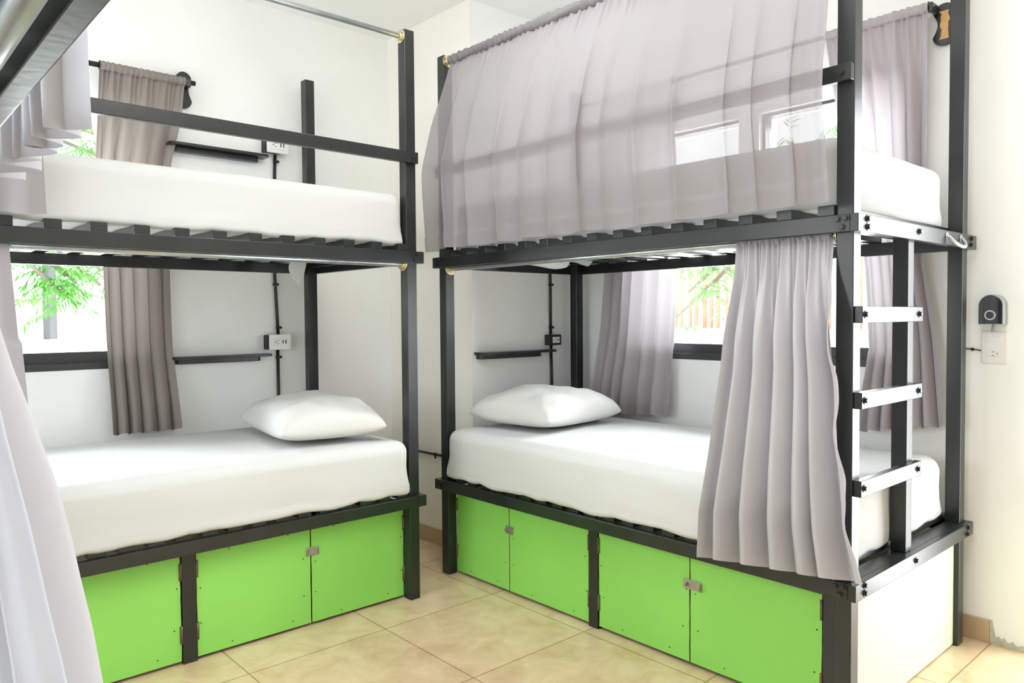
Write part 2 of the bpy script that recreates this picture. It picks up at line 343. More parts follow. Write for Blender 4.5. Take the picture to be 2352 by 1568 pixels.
def bunk(loc, rz, label, doors, divider, hasps, ladder=False, stile=None, near_seed=1):
    bed = empty('bunk_bed', loc, rz); tag(bed, label, 'bunk bed', 'bunk beds around the dormitory corner')
    B = M['black']
    for x0 in (0.023, 0.920):
        for y0 in (0.023, 1.927):
            MB().box(x0, x0+0.05, y0, y0+0.05, 0, HPOST).build('post', B, bed, bevel=0.0025)
    for z0, z1 in ((ZU0, ZU1), (ZL0, ZL1)):
        MB().box(0, RT, RT, BL, z0, z1).build('front_rail', B, bed, bevel=0.002)
        MB().box(BW-RT, BW, RT, BL, z0, z1).build('back_rail', B, bed, bevel=0.002)
        MB().box(0, BW, 0, RT, z0, z1).build('end_rail', B, bed, bevel=0.002)
        MB().box(RT, BW-RT, BL-RT, BL, z0, z1).build('end_rail', B, bed, bevel=0.002)
        # boards behind the end rail, between the posts
        MB().box(0.0735, 0.9195, 0.0235, 0.073, z1-0.02, z1-0.001).build('end_board', B, bed, bevel=0.001)
    for k in range(15):                                            # upper slats, lying on the rails
        y = 0.0975 + 0.129*k
        MB().box(0.010, BW-0.010, y-0.0245, y+0.0245, ZU1, ZU1+0.031).build('slat', B, bed, bevel=0.002)
    for k in range(20):                                            # lower slats
        y = 1.831 - 0.0905*k
        MB().box(0.016, BW-0.016, y-0.0265, y+0.0265, ZL1, ZL1+0.020).build('slat', B, bed, bevel=0.0015)
    MB().box(0, RT, 0.024, 1.978, 1.879, 1.927).build('guard_rail', B, bed, bevel=0.002)
    # bolts
    for z in (ZU0, ZL0):
        for y, dz in ((0.036, 0.038), (0.058, 0.037), (0.046, 0.014), (1.945, 0.037), (1.965, 0.037), (1.956, 0.013)):
            hexbolt((0, y, z+dz), (-1, 0, 0)).build('bolt', M['bolt'], bed)
        for x, dz in ((0.060, 0.038), (0.061, 0.015), (0.935, 0.037), (0.930, 0.014)):
            hexbolt((x, 0, z+dz), (0, -1, 0)).build('bolt', M['bolt'], bed)
    for y in (0.050, 1.955): hexbolt((0, y, 1.903), (-1, 0, 0)).build('bolt', M['bolt'], bed)
    # galvanised curtain rods with brass flanges
    for z, x in ((2.418, 0.048), (1.452, 0.050)):
        rod = MB().cyl((x, 0.076, z), (x, 1.924, z), 0.0115, 14).build('curtain_rod', M['steel'], bed)
        for y, s in ((0.073, 1), (1.927, -1)):
            MB().cyl((x, y, z), (x, y+0.005*s, z), 0.029, 20).cyl((x, y+0.005*s, z), (x, y+0.016*s, z), 0.018, 18).build('flange', M['brass'], rod)
    # locker under the lower bunk
    X = 0.075
    for i, (y0, y1) in enumerate(doors):
        d = door(bed, X, y0, y1, 0.012, ZL0-0.003, near_seed*10+i)
        hy = y0 if i % 2 == 0 else y1
        for z in (0.075, 0.30):
            MB().box(X-0.003, X+0.002, hy-0.006 if i % 2 else hy, hy if i % 2 else hy+0.006, z, z+0.062).cyl((X-0.004, hy, z), (X-0.004, hy, z+0.062), 0.0035, 8).build('hinge', M['hinge'], d)
        for (hd, yy, zz, ln) in hasps:
            if hd == i:
                hb = MB(); hb.box(X-0.004, X-0.0005, yy-ln*0.62, yy+ln*0.38, zz-0.017, zz+0.017)
                hb.box(X-0.012, X-0.004, yy-ln*0.60, yy-ln*0.52, zz-0.013, zz+0.013); hb.cyl((X-0.004, yy+ln*0.18, zz), (X-0.016, yy+ln*0.18, zz), 0.006, 12)
                hb.box(X-0.018, X-0.013, yy+ln*0.10, yy+ln*0.24, zz-0.005, zz+0.004)
                hb.build('hasp', M['hasp'], d, bevel=0.001)
    MB().box(X-0.006, X+0.04, divider[0], divider[1], 0, ZL0).build('locker_divider', B, bed, bevel=0.001)
    if stile: MB().box(X-0.002, X+0.03, stile[0], stile[1], 0, ZL0).build('locker_stile', B, bed, bevel=0.001)
    MB().box(0.0735, 0.9195, 0.040, 0.052, 0.006, ZL0-0.001).build('end_panel', M['pale_green'], bed)
    if ladder:
        MB().box(0.420, 0.468, 0.0235, 0.0715, ZL1, ZU0+0.045).build('ladder_upright', B, bed, bevel=0.002)
        for z in (1.199, 0.954, 0.702):
            rg = MB().box(0.031, 0.482, 0, RT, z, z+0.047).build('ladder_rung', B, bed, bevel=0.002)
            for x in (0.052, 0.452): hexbolt((x, 0, z+0.024), (0, -1, 0)).build('bolt', M['bolt'], rg)
        for z in (ZU0+0.028, ZL0+0.024): hexbolt((0.444, 0, z), (0, -1, 0)).build('bolt', M['bolt'], bed)
        pts = [(0.685+0.068*(1-math.cos(math.pi*t/12)), -0.004-0.026*math.sin(math.pi*t/12), 1.487-0.036*math.sin(math.pi*t/12)) for t in range(13)]
        pts = [(0.685, 0.0, 1.487)] + pts + [(0.821, 0.0, 1.487)]
        MB().tube(pts, 0.0062, 10).cyl((0.685, 0, 1.487), (0.685, -0.003, 1.487), 0.012, 12).cyl((0.821, 0, 1.487), (0.821, -0.003, 1.487), 0.012, 12).build('pull_handle', M['steel'], bed)
    return bed
DOOR_R = [(0.132, 0.604), (0.607, 1.026), (1.078, 1.549), (1.552, 1.926)]
bunk((0, 0, 0), 0, 'black wooden bunk bed with ladder and green lockers, right of the corner', DOOR_R, (1.028, 1.076), [(0, 0.603, 0.287, 0.075), (2, 1.552, 0.283, 0.05)], True, (0.0735, 0.130), 1)
DOOR_L = [(0.074, 0.510), (0.514, 0.957), (1.012, 1.452), (1.456, 1.926)]
bunk((-0.222, 1.756, 0), math.pi/2, 'black wooden bunk bed with open upper bunk and green lockers, left of the corner', DOOR_L, (0.960, 1.009), [(0, 0.512, 0.298, 0.055)], False, None, 2)
bunk((-1.968, 0.85, 0), math.pi, 'black bunk bed close to the viewer, its rail crossing the top left', DOOR_R, (1.028, 1.076), [], False, (0.0735, 0.130), 3)

# ---------------------------------------------------------------- mattresses under white fitted sheets
def mattress_mesh(L, Wd, H, seed, rad=0.05, crown=0.012, droop=0.012, nx=26, ny=52, nz=10):
    """box rounded at its edges; x = width, y = length, base at z=0"""
    bm = bmesh.new(); off = Vector((seed*3.1, seed*1.7, 0)); half = Vector((Wd/2, L/2, H/2)); inner = half - Vector((rad, rad, rad))
    def lattice(n, h): return [-h + 2*h*i/n for i in range(n+1)]
    cache = {}
    def vert(p):
        k = tuple(round(c, 5) for c in p)
        if k in cache: return cache[k]
        q = Vector((max(-inner[i], min(inner[i], p[i])) for i in range(3))); d = p - q
        # square the lattice point to a sphere of radius rad
        if d.length > 1e-9:
            m = max(abs(d.x), abs(d.y), abs(d.z)); d = d.normalized()*m
        r = q + d
        if p[2] < 0:                                               # tighter radius along the lower edge
            rb = 0.018; inb = Vector((half.x-rb, half.y-rb, half.z-rb))
            q = Vector((max(-inb[i], min(inb[i], p[i])) for i in range(3))); d = p - q
            if d.length > 1e-9: d = d.normalized()*max(abs(d.x), abs(d.y), abs(d.z))
            r = r.lerp(q + d, sst(-p[2]/half.z*1.15))
        u, v = r.x/half.x, r.y/half.y
        if r.z > 0: r.z += crown*(1-u*u)*(1-v*v)*(r.z/half.z)
        w = noise.noise(Vector((r.x*3, r.y*2, r.z*8)) + off)*0.004 + noise.noise(Vector((r.x*9, r.y*5, r.z*22)) + off)*0.0022
        n = Vector((r.x/half.x**2 if abs(u) > .8 else 0, r.y/half.y**2 if abs(v) > .9 else 0, r.z/half.z**2 if abs(r.z/half.z) > .7 else 0))
        if n.length > 0: r += n.normalized()*w
        if r.z < -0.3*half.z and (abs(u) > .86 or abs(v) > .93): r.z -= droop*abs(noise.noise(Vector((r.x*6, r.y*6, 4)) + off))
        r.z += half.z
        cache[k] = bm.verts.new(r); return cache[k]
    xs, ys, zs = lattice(nx, half.x), lattice(ny, half.y), lattice(nz, half.z)
    # extra loops inside the rounded edge
    def dens(a, h): return sorted(set(a + [s*(h - rad*t) for s in (-1, 1) for t in (0.12, 0.25, 0.45, 0.75, 1.0)]))
    xs, ys, zs = dens(xs, half.x), dens(ys, half.y), dens(zs, half.z)
    def face(A, Bs, mk):
        for i in range(len(A)-1):
            for j in range(len(Bs)-1):
                q = [vert(Vector(mk(A[i], Bs[j]))), vert(Vector(mk(A[i+1], Bs[j]))), vert(Vector(mk(A[i+1], Bs[j+1]))), vert(Vector(mk(A[i], Bs[j+1])))]
                if len(set(q)) > 2: bm.faces.new(q)
    for s in (-1, 1):
        face(xs, ys, lambda a, b: (a, b, s*half.z)); face(xs, zs, lambda a, b: (a, s*half.y, b)); face(ys, zs, lambda a, b: (s*half.x, a, b))
    bmesh.ops.recalc_face_normals(bm, faces=bm.faces)
    for f in bm.faces: f.smooth = True
    me = bpy.data.meshes.new('mattress'); bm.to_mesh(me); bm.free(); me.materials.append(M['sheet'])
    return me
def mattress(cx, cy, z, rz, L, Wd, H, seed, label, **k):
    r = empty('mattress', (cx, cy, z), rz)
    tag(r, label, 'mattress', 'sheeted mattresses on the bunks')
    o = bpy.data.objects.new('fitted_sheet', mattress_mesh(L, Wd, H, seed, **k)); COL.objects.link(o); o.parent = r
    return r
ZUM = ZU1+0.031; ZLM = ZL1+0.020
mRU = mattress(0.490, 1.0, ZUM, 0, 1.83, 0.850, 0.215, 1, 'white sheeted mattress on upper bunk of the right bed, behind the sheer curtain')
mRL = mattress(0.461, 1.0, ZLM, 0, 1.846, 0.915, 0.225, 2, 'white sheeted mattress on lower bunk of the right bed, beside the ladder', rad=0.055, droop=0.022)
mLU = mattress(-1.222, 2.240, ZUM, math.pi/2, 1.846, 0.900, 0.215, 3, 'white sheeted mattress on open upper bunk of the left bed', droop=0.016)
mLL = mattress(-1.222, 2.217, ZLM, math.pi/2, 1.846, 0.915, 0.225, 4, 'white sheeted mattress on lower bunk of the left bed, under its pillow', rad=0.05, droop=0.022)
# corners of the sheets poking down between the slats
def Pl(u, v):
    a = u*2*math.pi; z = lerp(1.532, 1.378, v) - 2.25*0; w = 0.043*max(0, math.sin(math.pi*min(1, 0.22+0.775*v)))**0.85
    x = -0.4695 + w*math.cos(a) + 0.004*math.sin(9*v); y = 2.44 + 0.020*math.sin(a)*(1-v) + 0.006*math.sin(3*a)*(1-v)
    return Vector((x, y, z))
mb = MB().grid(Pl, 20, 12); 
inv = Matrix.Translation(mLU.location) @ Matrix.Rotation(math.pi/2, 4, 'Z'); inv.invert()
mb.v = [tuple(inv @ Vector(p)) for p in mb.v]; mb.build('sheet_corner', M['sheet'], mLU)
def Pr(u, v):
    x = lerp(0.20, 0.80, u); s = math.sin(math.pi*u)
    dep = (0.074*s**0.55 if u < .7 else 0.074*max(0.62 + 0.10*math.sin(14*u), 0)*(1 if u < .96 else (1-u)/.04))
    a = math.pi*v; y = 1.7095 - 0.031*math.cos(a)*(0.9+0.1*math.sin(20*u)); z = 1.534 - dep*math.sin(a)**0.7 + 0.003*math.sin(17*u+3*v)
    return Vector((x, y, z))
mb = MB().grid(Pr, 40, 12); mb.v = [tuple(Vector(p) - mRU.location) for p in mb.v]; mb.build('sheet_corner', M['sheet'], mRU)

# ---------------------------------------------------------------- pillows
def pillow(loc, rz, a, b, h, seed, label, tilt=(0, 0)):
    bm = bmesh.new(); n = 34; m = 26; off = Vector((seed*5.3, seed*2.1, 0))
    def P(u, v, s):
        x = a*u*(1-0.05*(1-v*v)*abs(u)**2-0.045*abs(v)**5); y = b*v*(1-0.06*(1-u*u)*abs(v)**2-0.045*abs(u)**5)
        t = (max(0, 1-abs(u)**3.0)*max(0, 1-abs(v)**2.8))**0.42
        z = h*t*(1 if s > 0 else -0.42)
        w = noise.noise(Vector((x*7, y*7, s*2.0)) + off)*0.020*t + noise.noise(Vector((x*19, y*19, s)) + off)*0.008*min(1, 3*t)
        return Vector((x, y, z + w*(1 if s > 0 else 0.2)))
    vs = {}
    for s in (1, -1):
        for j in range(m+1):
            for i in range(n+1):
                u, v = -math.cos(math.pi*i/n), -math.cos(math.pi*j/m)
                u = 0.5*u + 0.5*(-1+2*i/n); v = 0.5*v + 0.5*(-1+2*j/m)
                edge = i in (0, n) or j in (0, m)
                if s < 0 and edge: vs[(s, i, j)] = vs[(1, i, j)]; continue
                vs[(s, i, j)] = bm.verts.new(P(u, v, s))
        for j in range(m):
            for i in range(n):
                q = [vs[(s, i, j)], vs[(s, i+1, j)], vs[(s, i+1, j+1)], vs[(s, i, j+1)]]
                f = bm.faces.new(q if s > 0 else q[::-1]); f.smooth = True
    me = bpy.data.meshes.new('pillow'); bm.to_mesh(me); bm.free(); me.materials.append(M['pillow'])
    o = bpy.data.objects.new('pillow', me); COL.objects.link(o); o.location = loc; o.rotation_euler = (tilt[0], tilt[1], rz)
    s = o.modifiers.new('sub', 'SUBSURF'); s.levels = 1; s.render_levels = 1
    tag(o, label, 'pillow', 'white pillows on the lower bunks')
    return o
pillow((-0.555, 2.160, 0.764), math.radians(81), 0.335, 0.236, 0.124, 1, 'white pillow lying askew on the lower bunk of the left bed')
pillow((0.428, 1.675, 0.764), math.radians(4), 0.285, 0.268, 0.124, 2, 'white pillow on the lower bunk of the right bed, under the wall shelf')

# ---------------------------------------------------------------- curtains
def curtain(label, mtl, P, nu, nv, pocket=None, group=None, pm=None):
    """P(u, v) is the cloth; u runs along the rod, v from top to hem"""
    r = empty('curtain', P(0.5, 1.0)); tag(r, label, 'curtain', group)
    mb = MB().grid(P, nu, nv); L = r.location.copy()
    mb.v = [tuple(Vector(p)-L) for p in mb.v]
    c = mb.build('curtain_cloth', mtl, r, fix=False)
    if pocket:
        mb = MB().grid(pocket, nu, 12); mb.v = [tuple(Vector(p)-L) for p in mb.v]; mb.build('rod_pocket', pm or mtl, r, fix=False)
    return r
class Folds:
    """irregular soft pleats: value and slope-like shift for a position u in 0..1"""
    def __init__(s, n, seed, sharp=0.35, jit=0.35):
        rnd = random.Random(seed); s.sharp = sharp
        ks = [0.0]
        for i in range(n): ks.append(ks[-1] + 1 + rnd.uniform(-jit, jit))
        s.k = [k/ks[-1] for k in ks]; s.a = [1 + rnd.uniform(-.35, .35) for _ in range(n+1)]; s.n = n
    def ph(s, u):
        u = max(0, min(0.99999, u))
        for i in range(s.n):
            if u <= s.k[i+1]: return i + (u-s.k[i])/(s.k[i+1]-s.k[i])
        return s.n
    def f(s, u):
        p = s.ph(u); i = int(p); t = p-i; a = lerp(s.a[i], s.a[min(i+1, s.n)], t)
        return a*(math.cos(2*math.pi*p) + s.sharp*0.35*math.cos(4*math.pi*p+0.6))
    def g(s, u):
        p = s.ph(u); return math.sin(2*math.pi*p)

def nz3(x, y, z): return noise.noise(Vector((x, y, z)))

# sheer curtain hiding the upper bunk of the right bed: hangs outside its guard rail
F1 = Folds(13, 11, 0.3, 0.45); F1t = Folds(52, 12, 0.5, 0.4)
yL_tab = ((0, 1.885), (0.12, 1.905), (0.35, 1.950), (0.58, 1.972), (0.8, 1.960), (1, 1.945)); yR_tab = ((0, 0.082), (0.4, 0.072), (0.7, 0.072), (1, 0.052))
x_tab = ((0, 0.046), (0.04, 0.034), (0.12, 0.014), (0.30, -0.020), (0.55, -0.052), (0.62, -0.055), (1, -0.051))
def Psheer(u, v):
    y = lerp(poly(yL_tab, v), poly(yR_tab, v), u)
    z = lerp(2.400, 1.537 + 0.010*nz3(u*9, 3, 0) - 0.012*(1 if u < .03 else 0)*v, v)
    amp = (0.004 + 0.025*sst(v/0.7)); top = 0.006*(1-sst(v/0.16))
    x = poly(x_tab, v) - amp*F1.f(u)*0.62 - top*F1t.f(u) - 0.004*nz3(u*6, v*2.4, 5)
    x = min(x, poly(((0, 0.056), (0.05, 0.040), (0.12, 0.020), (0.45, -0.008), (1, -0.012)), v))
    y += 0.017*sst(v/0.5)*F1.g(u)*(1 if 0.04 < u < 0.96 else 0)
    if v > 0.925: x -= 0.0035 + 0.0030*math.sin(70*u + 3*math.sin(11*u))*sst((v-.925)/.06)
    return Vector((x, y, z))
F1p = Folds(48, 13, 0.5, 0.45)
def Psheer_pocket(u, v):
    a = 2*math.pi*v; y = lerp(1.900, 0.080, u); rr = 0.0200 + 0.0055*F1p.f(u)*0.5 + 0.0022*math.sin(3*a+40*u)
    return Vector((0.048 + rr*math.cos(a), y + 0.004*math.sin(a+9*u), 2.418 + rr*1.05*math.sin(a)))
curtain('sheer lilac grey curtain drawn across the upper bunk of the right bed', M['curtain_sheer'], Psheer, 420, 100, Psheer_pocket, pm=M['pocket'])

# curtain gathered at the ladder end of the right bed's lower bunk
F2 = Folds(6, 21, 0.35, 0.45); F2t = Folds(19, 22, 0.4, 0.4)
l_tab = ((0, 0.394), (0.12, 0.386), (0.40, 0.390), (0.62, 0.412), (0.85, 0.448), (1, 0.450)); r_tab = ((0, 0.078), (0.2, 0.066), (0.45, 0.030), (0.7, 0.000), (0.88, -0.028), (1, -0.055))
def Plow(u, v):
    y = lerp(poly(l_tab, v), poly(r_tab, v), u)
    zb = lerp(0.448, 0.492, u) + 0.018*F2.f(u)*0.5
    z = lerp(1.452, zb, v)
    k = sst(v/0.35)
    x = poly(((0, 0.034), (0.08, 0.022), (0.3, -0.012), (0.6, -0.044), (1, -0.064)), v) - (0.004 + 0.046*k)*F2.f(u)*0.75 - 0.008*(1-sst(v/0.42))*F2t.f(u) - 0.010*k*nz3(u*5, v*3, 2)
    x = min(x, poly(((0, 0.044), (0.10, 0.032), (0.4, 0.020), (0.62, 0.018), (0.74, -0.004), (1, -0.006)), v) if u < 0.86 else poly(((0, 0.044), (0.10, 0.022), (0.4, 0.008), (1, -0.012)), v))
    y -= 0.008*k*F2.g(u)*(1 if 0.03 < u < 0.97 else 0)
    if u > 0.93: y += 0.010*k*math.sin(24*v)*(u-0.93)/0.07; x -= 0.012*k*nz3(2, v*14, 8)*(u-.93)/.07
    if v < 0.03: z += 0.004*math.sin(150*u)
    return Vector((x, y, z))
F2p = Folds(22, 23, 0.5, 0.4)
def Plow_pocket(u, v):
    a = 2*math.pi*v; y = lerp(0.398, 0.094, u); rr = 0.0165 + 0.003*F2p.f(u)*0.5
    return Vector((0.050 + rr*math.cos(a), y, 1.452 + rr*math.sin(a)))
curtain('lilac grey curtain gathered beside the ladder of the right bed, lower bunk', M['curtain'], Plow, 180, 90, Plow_pocket)

# window curtain behind the left bed, its shade put into the cloth colour
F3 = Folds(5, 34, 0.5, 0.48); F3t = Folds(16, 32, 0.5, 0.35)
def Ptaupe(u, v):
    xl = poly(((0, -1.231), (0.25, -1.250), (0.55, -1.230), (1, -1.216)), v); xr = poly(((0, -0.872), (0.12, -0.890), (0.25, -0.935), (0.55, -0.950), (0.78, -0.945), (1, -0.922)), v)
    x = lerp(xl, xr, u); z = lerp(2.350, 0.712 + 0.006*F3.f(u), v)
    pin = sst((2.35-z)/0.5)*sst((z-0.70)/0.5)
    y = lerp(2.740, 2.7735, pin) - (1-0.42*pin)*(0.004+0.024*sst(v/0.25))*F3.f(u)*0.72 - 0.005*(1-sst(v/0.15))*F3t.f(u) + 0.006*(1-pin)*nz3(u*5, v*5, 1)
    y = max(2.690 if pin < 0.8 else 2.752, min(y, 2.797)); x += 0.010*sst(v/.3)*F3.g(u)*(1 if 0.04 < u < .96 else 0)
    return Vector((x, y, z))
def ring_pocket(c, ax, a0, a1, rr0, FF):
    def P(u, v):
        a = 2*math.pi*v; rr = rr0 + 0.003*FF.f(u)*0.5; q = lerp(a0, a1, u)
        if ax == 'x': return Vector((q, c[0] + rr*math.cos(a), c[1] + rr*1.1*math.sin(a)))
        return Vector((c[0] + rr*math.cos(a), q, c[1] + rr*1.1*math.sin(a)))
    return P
curtain('curtain toned taupe for its shade, at the window behind the left bed', M['curtain_taupe_shade'], Ptaupe, 160, 110, ring_pocket((2.738, 2.330), 'x', -1.231, -0.872, 0.018, F3t))

# two mauve curtains at the window behind the right bed
def mauve(label, yl, yr, zt, zb, nf, seed, drift=None):
    Fa = Folds(nf, seed, 0.3, 0.35); Ft = Folds(nf*2+2, seed+1, 0.5, 0.35)
    def P(u, v):
        y = lerp(poly(yl, v), poly(yr, v), u); z = lerp(zt, lerp(zb[0], zb[1], u) + 0.006*Fa.f(u), v)
        pin = sst((2.40-z)/0.5)*sst((z-0.72)/0.5)
        x = lerp(0.982, 1.019, pin) - (1-0.42*pin)*(0.004+0.024*sst(v/0.25))*Fa.f(u)*0.72 - 0.005*(1-sst(v/0.15))*Ft.f(u) + 0.005*(1-pin)*nz3(u*5, v*5, seed)
        x = max(0.940 if pin < 0.8 else 0.997, min(x, 1.042)); y -= 0.008*sst(v/.3)*Fa.g(u)*(1 if 0.04 < u < .96 else 0)
        return Vector((x, y, z))
    return curtain(label, M['curtain_mauve'], P, 150, 110, ring_pocket((0.985, 2.380), 'y', yl[0][1], yr[0][1], 0.018, Ft), 'window curtains behind the right bed')
mauve('mauve grey window curtain beside the pillow of the right bed', ((0, 1.80), (0.55, 1.80), (1, 1.880)), ((0, 1.33), (0.55, 1.318), (0.72, 1.335), (1, 1.346)), 2.395, (0.690, 0.720), 6, 41)
mauve('mauve grey window curtain seen through the ladder end of the right bed', ((0, 0.565), (0.3, 0.50), (0.5, 0.43), (0.6, 0.405), (0.8, 0.385), (1, 0.415)), ((0, 0.166), (0.35, 0.178), (0.6, 0.184), (0.8, 0.135), (1, 0.094)), 2.400, (0.745, 0.800), 6, 51)

# the near bed's curtains
F6 = Folds(8, 61, 0.4, 0.42)
ne_tab = ((1.452, 0.22), (1.24, 0.10), (1.164, 0.085), (1.083, 0.015), (1.017, -0.075), (0.966, -0.145), (0.93, -0.205), (0.80, -0.36), (0.40, -0.60))
def Pnear(u, v):                                                   # lower bunk, flares out to the floor
    z = lerp(1.452, 0.40, v); y = lerp(poly([(-a, b) for a, b in ne_tab], -z), 0.78, u**1.15)
    k = sst(v/0.45); x = lerp(-2.014, -1.990, k) + (0.004+0.056*k)*F6.f(u)*0.75*sst(0.35+u*6) - 0.012*k*(1-sst(u*5)) + 0.010*k*nz3(u*4, v*3, 4)
    x = max(x, poly(((0, -2.030), (0.15, -2.008), (1, -2.040)), v)); y += 0.014*k*F6.g(u)*(1 if u > .04 else 0)
    return Vector((x, y, z))
curtain('pale grey curtain hanging close to the viewer at lower left', M['curtain_near'], Pnear, 170, 90)
F7 = Folds(6, 71, 0.45, 0.3)
def Pnear_up(u, v):                                                # upper bunk, hem seen from below
    y = lerp(0.31, lerp(0.76, 0.84, v), u); z = lerp(2.405, 1.500 + 0.012*nz3(u*7, 1, 3), v)
    k = sst(v/0.4); x = lerp(-2.000, -1.880, k) + (0.006+0.050*k)*F7.f(u)*0.62 + 0.008*nz3(u*5, v*4, 9)
    x += 0.010*sst((v-.5)*2); x = max(x, poly(((0, -2.012), (0.3, -1.965), (1, -1.958)), v)); y += 0.022*k*F7.g(u)
    return Vector((x, y, z))
curtain('pale grey curtain bunched above, its pleated hem seen from below at upper left', M['curtain_near'], Pnear_up, 180, 60)

# curtains pushed to the far end of the left bed
F8 = Folds(4, 81, 0.3, 0.35)
def Plu(u, v):
    x = lerp(-2.12, lerp(-1.66, -1.632, v), u); z = lerp(2.405, 1.540+0.004*F8.f(u), v); k = sst(v/.3)
    y = min(poly(((0, 1.785), (0.3, 1.745), (0.6, 1.722), (1, 1.718)), v) + (0.003+0.012*k)*F8.f(u)*0.7, 1.785 if v < .3 else 1.740)
    return Vector((x, y, z))
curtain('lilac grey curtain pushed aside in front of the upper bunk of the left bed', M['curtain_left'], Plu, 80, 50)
F9 = Folds(4, 91, 0.3, 0.35)
def Pll(u, v):
    x = lerp(-2.12, lerp(-1.722, -1.66, v), u); z = lerp(1.452, 0.46, v); k = sst(v/.3)
    y = min(poly(((0, 1.790), (0.3, 1.770), (0.65, 1.722), (1, 1.712)), v) + (0.003+0.016*k)*F9.f(u)*0.7, 1.79 if v < .3 else 1.742)
    return Vector((x, y, z))
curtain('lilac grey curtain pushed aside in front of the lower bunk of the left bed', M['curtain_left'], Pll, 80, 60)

# ---------------------------------------------------------------- window curtain rods on wooden plaques
def plaque_outline(h, w):
    """plaque with round ends, scooped sides"""
    pts = []
    for i in range(25):
        a = math.pi*i/24; pts.append((w*math.cos(a), h*0.56 + (h*0.44)*math.sin(a)))
    for i in range(1, 12): pts.append((-w + w*0.42*math.sin(math.pi*i/12), h*0.56 - h*1.12*i/12))
    for i in range(25):
        a = math.pi + math.pi*i/24; pts.append((w*math.cos(a), -h*0.56 + (h*0.44)*math.sin(a)))
    for i in range(1, 12): pts.append((w - w*0.42*math.sin(math.pi*i/12), -h*0.56 + h*1.12*i/12))
    return pts
r = empty('curtain_pole', (-1.5, YW, 2.330)); tag(r, 'black curtain pole on a shaped wall plaque behind the left bed', 'curtain pole', 'curtain poles over the windows')
MB().cyl((-0.85, -0.062, 0), (0.675, -0.062, 0), 0.0115, 14).build('pole', M['black_matt'], r)
m = MB(); m.prism([(0.640+p, -0.025+q) for p, q in plaque_outline(0.085, 0.035)], 'y', -0.018, 0.0); m.build('wall_plaque', M['black_matt'], r, bevel=0.002)
m = MB(); m.box(0.628, 0.652, -0.080, -0.018, -0.024, 0.012); m.build('pole_bracket', M['black'], r, bevel=0.003)
r = empty('curtain_pole', (XW, 1.0, 2.380)); tag(r, 'black curtain pole on a scraped wall plaque behind the right bed', 'curtain pole', 'curtain poles over the windows')
MB().cyl((-0.060, 0.95, 0), (-0.060, -0.838, 0), 0.0095, 14).build('pole', M['black_matt'], r)
m = MB(); m.prism([(-0.872+p, -0.062+q) for p, q in plaque_outline(0.078, 0.040)], 'x', -0.018, 0.0)
pl = m.build('wall_plaque', M['black'], r, bevel=0.002)
random.seed(5)
out = [(-0.872 - 0.017 + random.uniform(-.004, .004), -0.118 + 0.105*i/9) for i in range(10)] + [(-0.872 + 0.013 + random.uniform(-.005, .005), -0.013 - 0.105*i/9) for i in range(10)]
MB().prism(out, 'x', -0.0192, -0.0175).build('scraped_patch', M['raw_wood'], pl)
m = MB(); m.box(-0.075, -0.018, -0.850, -0.836, -0.022, 0.014); m.build('pole_bracket', M['black'], r, bevel=0.003)

# ---------------------------------------------------------------- wall shelves
def shelf(name_label, axis, a0, a1, z, b0, b1):
    r = empty('wall_shelf', ((a0+a1)/2, YW if axis == 'L' else YH, z)); ox, oy, oz = r.location
    tag(r, name_label, 'shelf', 'black wall shelves')
    def rbx(n, x0, x1, d, z0, z1):
        c = 0.02; pts = [(x0-ox, 0), (x0-ox, -d+c), (x0-ox+c*.3, -d+c*.3), (x0-ox+c, -d), (x1-ox-c, -d), (x1-ox-c*.3, -d+c*.3), (x1-ox, -d+c), (x1-ox, 0)]
        MB().prism(pts, 'z', z0-oz, z1-oz).build(n, M['black'], r, bevel=0.002)
    rbx('shelf_board', a0, a1, 0.085, z-0.013, z); rbx('support_batten', b0, b1, 0.045, z-0.036, z-0.013)
shelf('black wall shelf above the lower bunk of the left bed', 'L', -0.950, -0.470, 1.048, -0.925, -0.515)
shelf('black wall shelf above the upper bunk of the left bed', 'L', -0.950, -0.470, 2.045, -0.925, -0.508)
shelf('black wall shelf over the pillow of the right bed', 'R', 0.292, 0.815, 1.046, 0.305, 0.735)

# ---------------------------------------------------------------- sockets and conduits
def socket(loc, rz, label, w, h, box_dx, plate=True, group='twin power sockets at the bunks'):
    """faces local -y"""
    r = empty('power_socket', loc, rz); tag(r, label, 'socket', group)
    MB().box(box_dx-0.045, box_dx+0.045, -0.042, 0, -h*0.46, h*0.46).build('back_box', M['black_matt'], r, bevel=0.002)
    if plate: MB().box(-w/2, w/2, -0.052, -0.042, -h/2, h/2).build('cover_plate', M['plastic'], r, bevel=0.004)
    d = -0.052 if plate else -0.045
    o = MB().box(-w*0.30, 0.0, d-0.003, d+0.002, -h*0.27, h*0.27).build('outlet', M['plastic'], r, bevel=0.001)
    MB().box(-w*0.17, -w*0.08, d-0.0036, d-0.002, h*0.09, h*0.12).box(-w*0.17, -w*0.08, d-0.0036, d-0.002, -h*0.12, -h*0.09).box(-w*0.25, -w*0.215, d-0.0036, d-0.002, -0.004, 0.004).build('outlet_slots', M['plastic_dark'], o)
    o = MB().box(0.004, w*0.32, d-0.003, d+0.002, -h*0.27, h*0.27).build('usb_outlet', M['plastic'], r, bevel=0.001)
    MB().box(w*0.08, w*0.13, d-0.0036, d-0.002, -h*0.10, h*0.14).box(w*0.21, w*0.26, d-0.0036, d-0.002, -h*0.10, h*0.14).build('usb_slots', M['plastic_dark'], o)
socket((-0.418, YW, 1.104), 0, 'white power socket plate on the wall above the left lower bunk', 0.118, 0.080, -0.022)
socket((-0.412, YW, 2.104), 0, 'white power socket plate on the wall above the left upper bunk', 0.118, 0.080, -0.022)
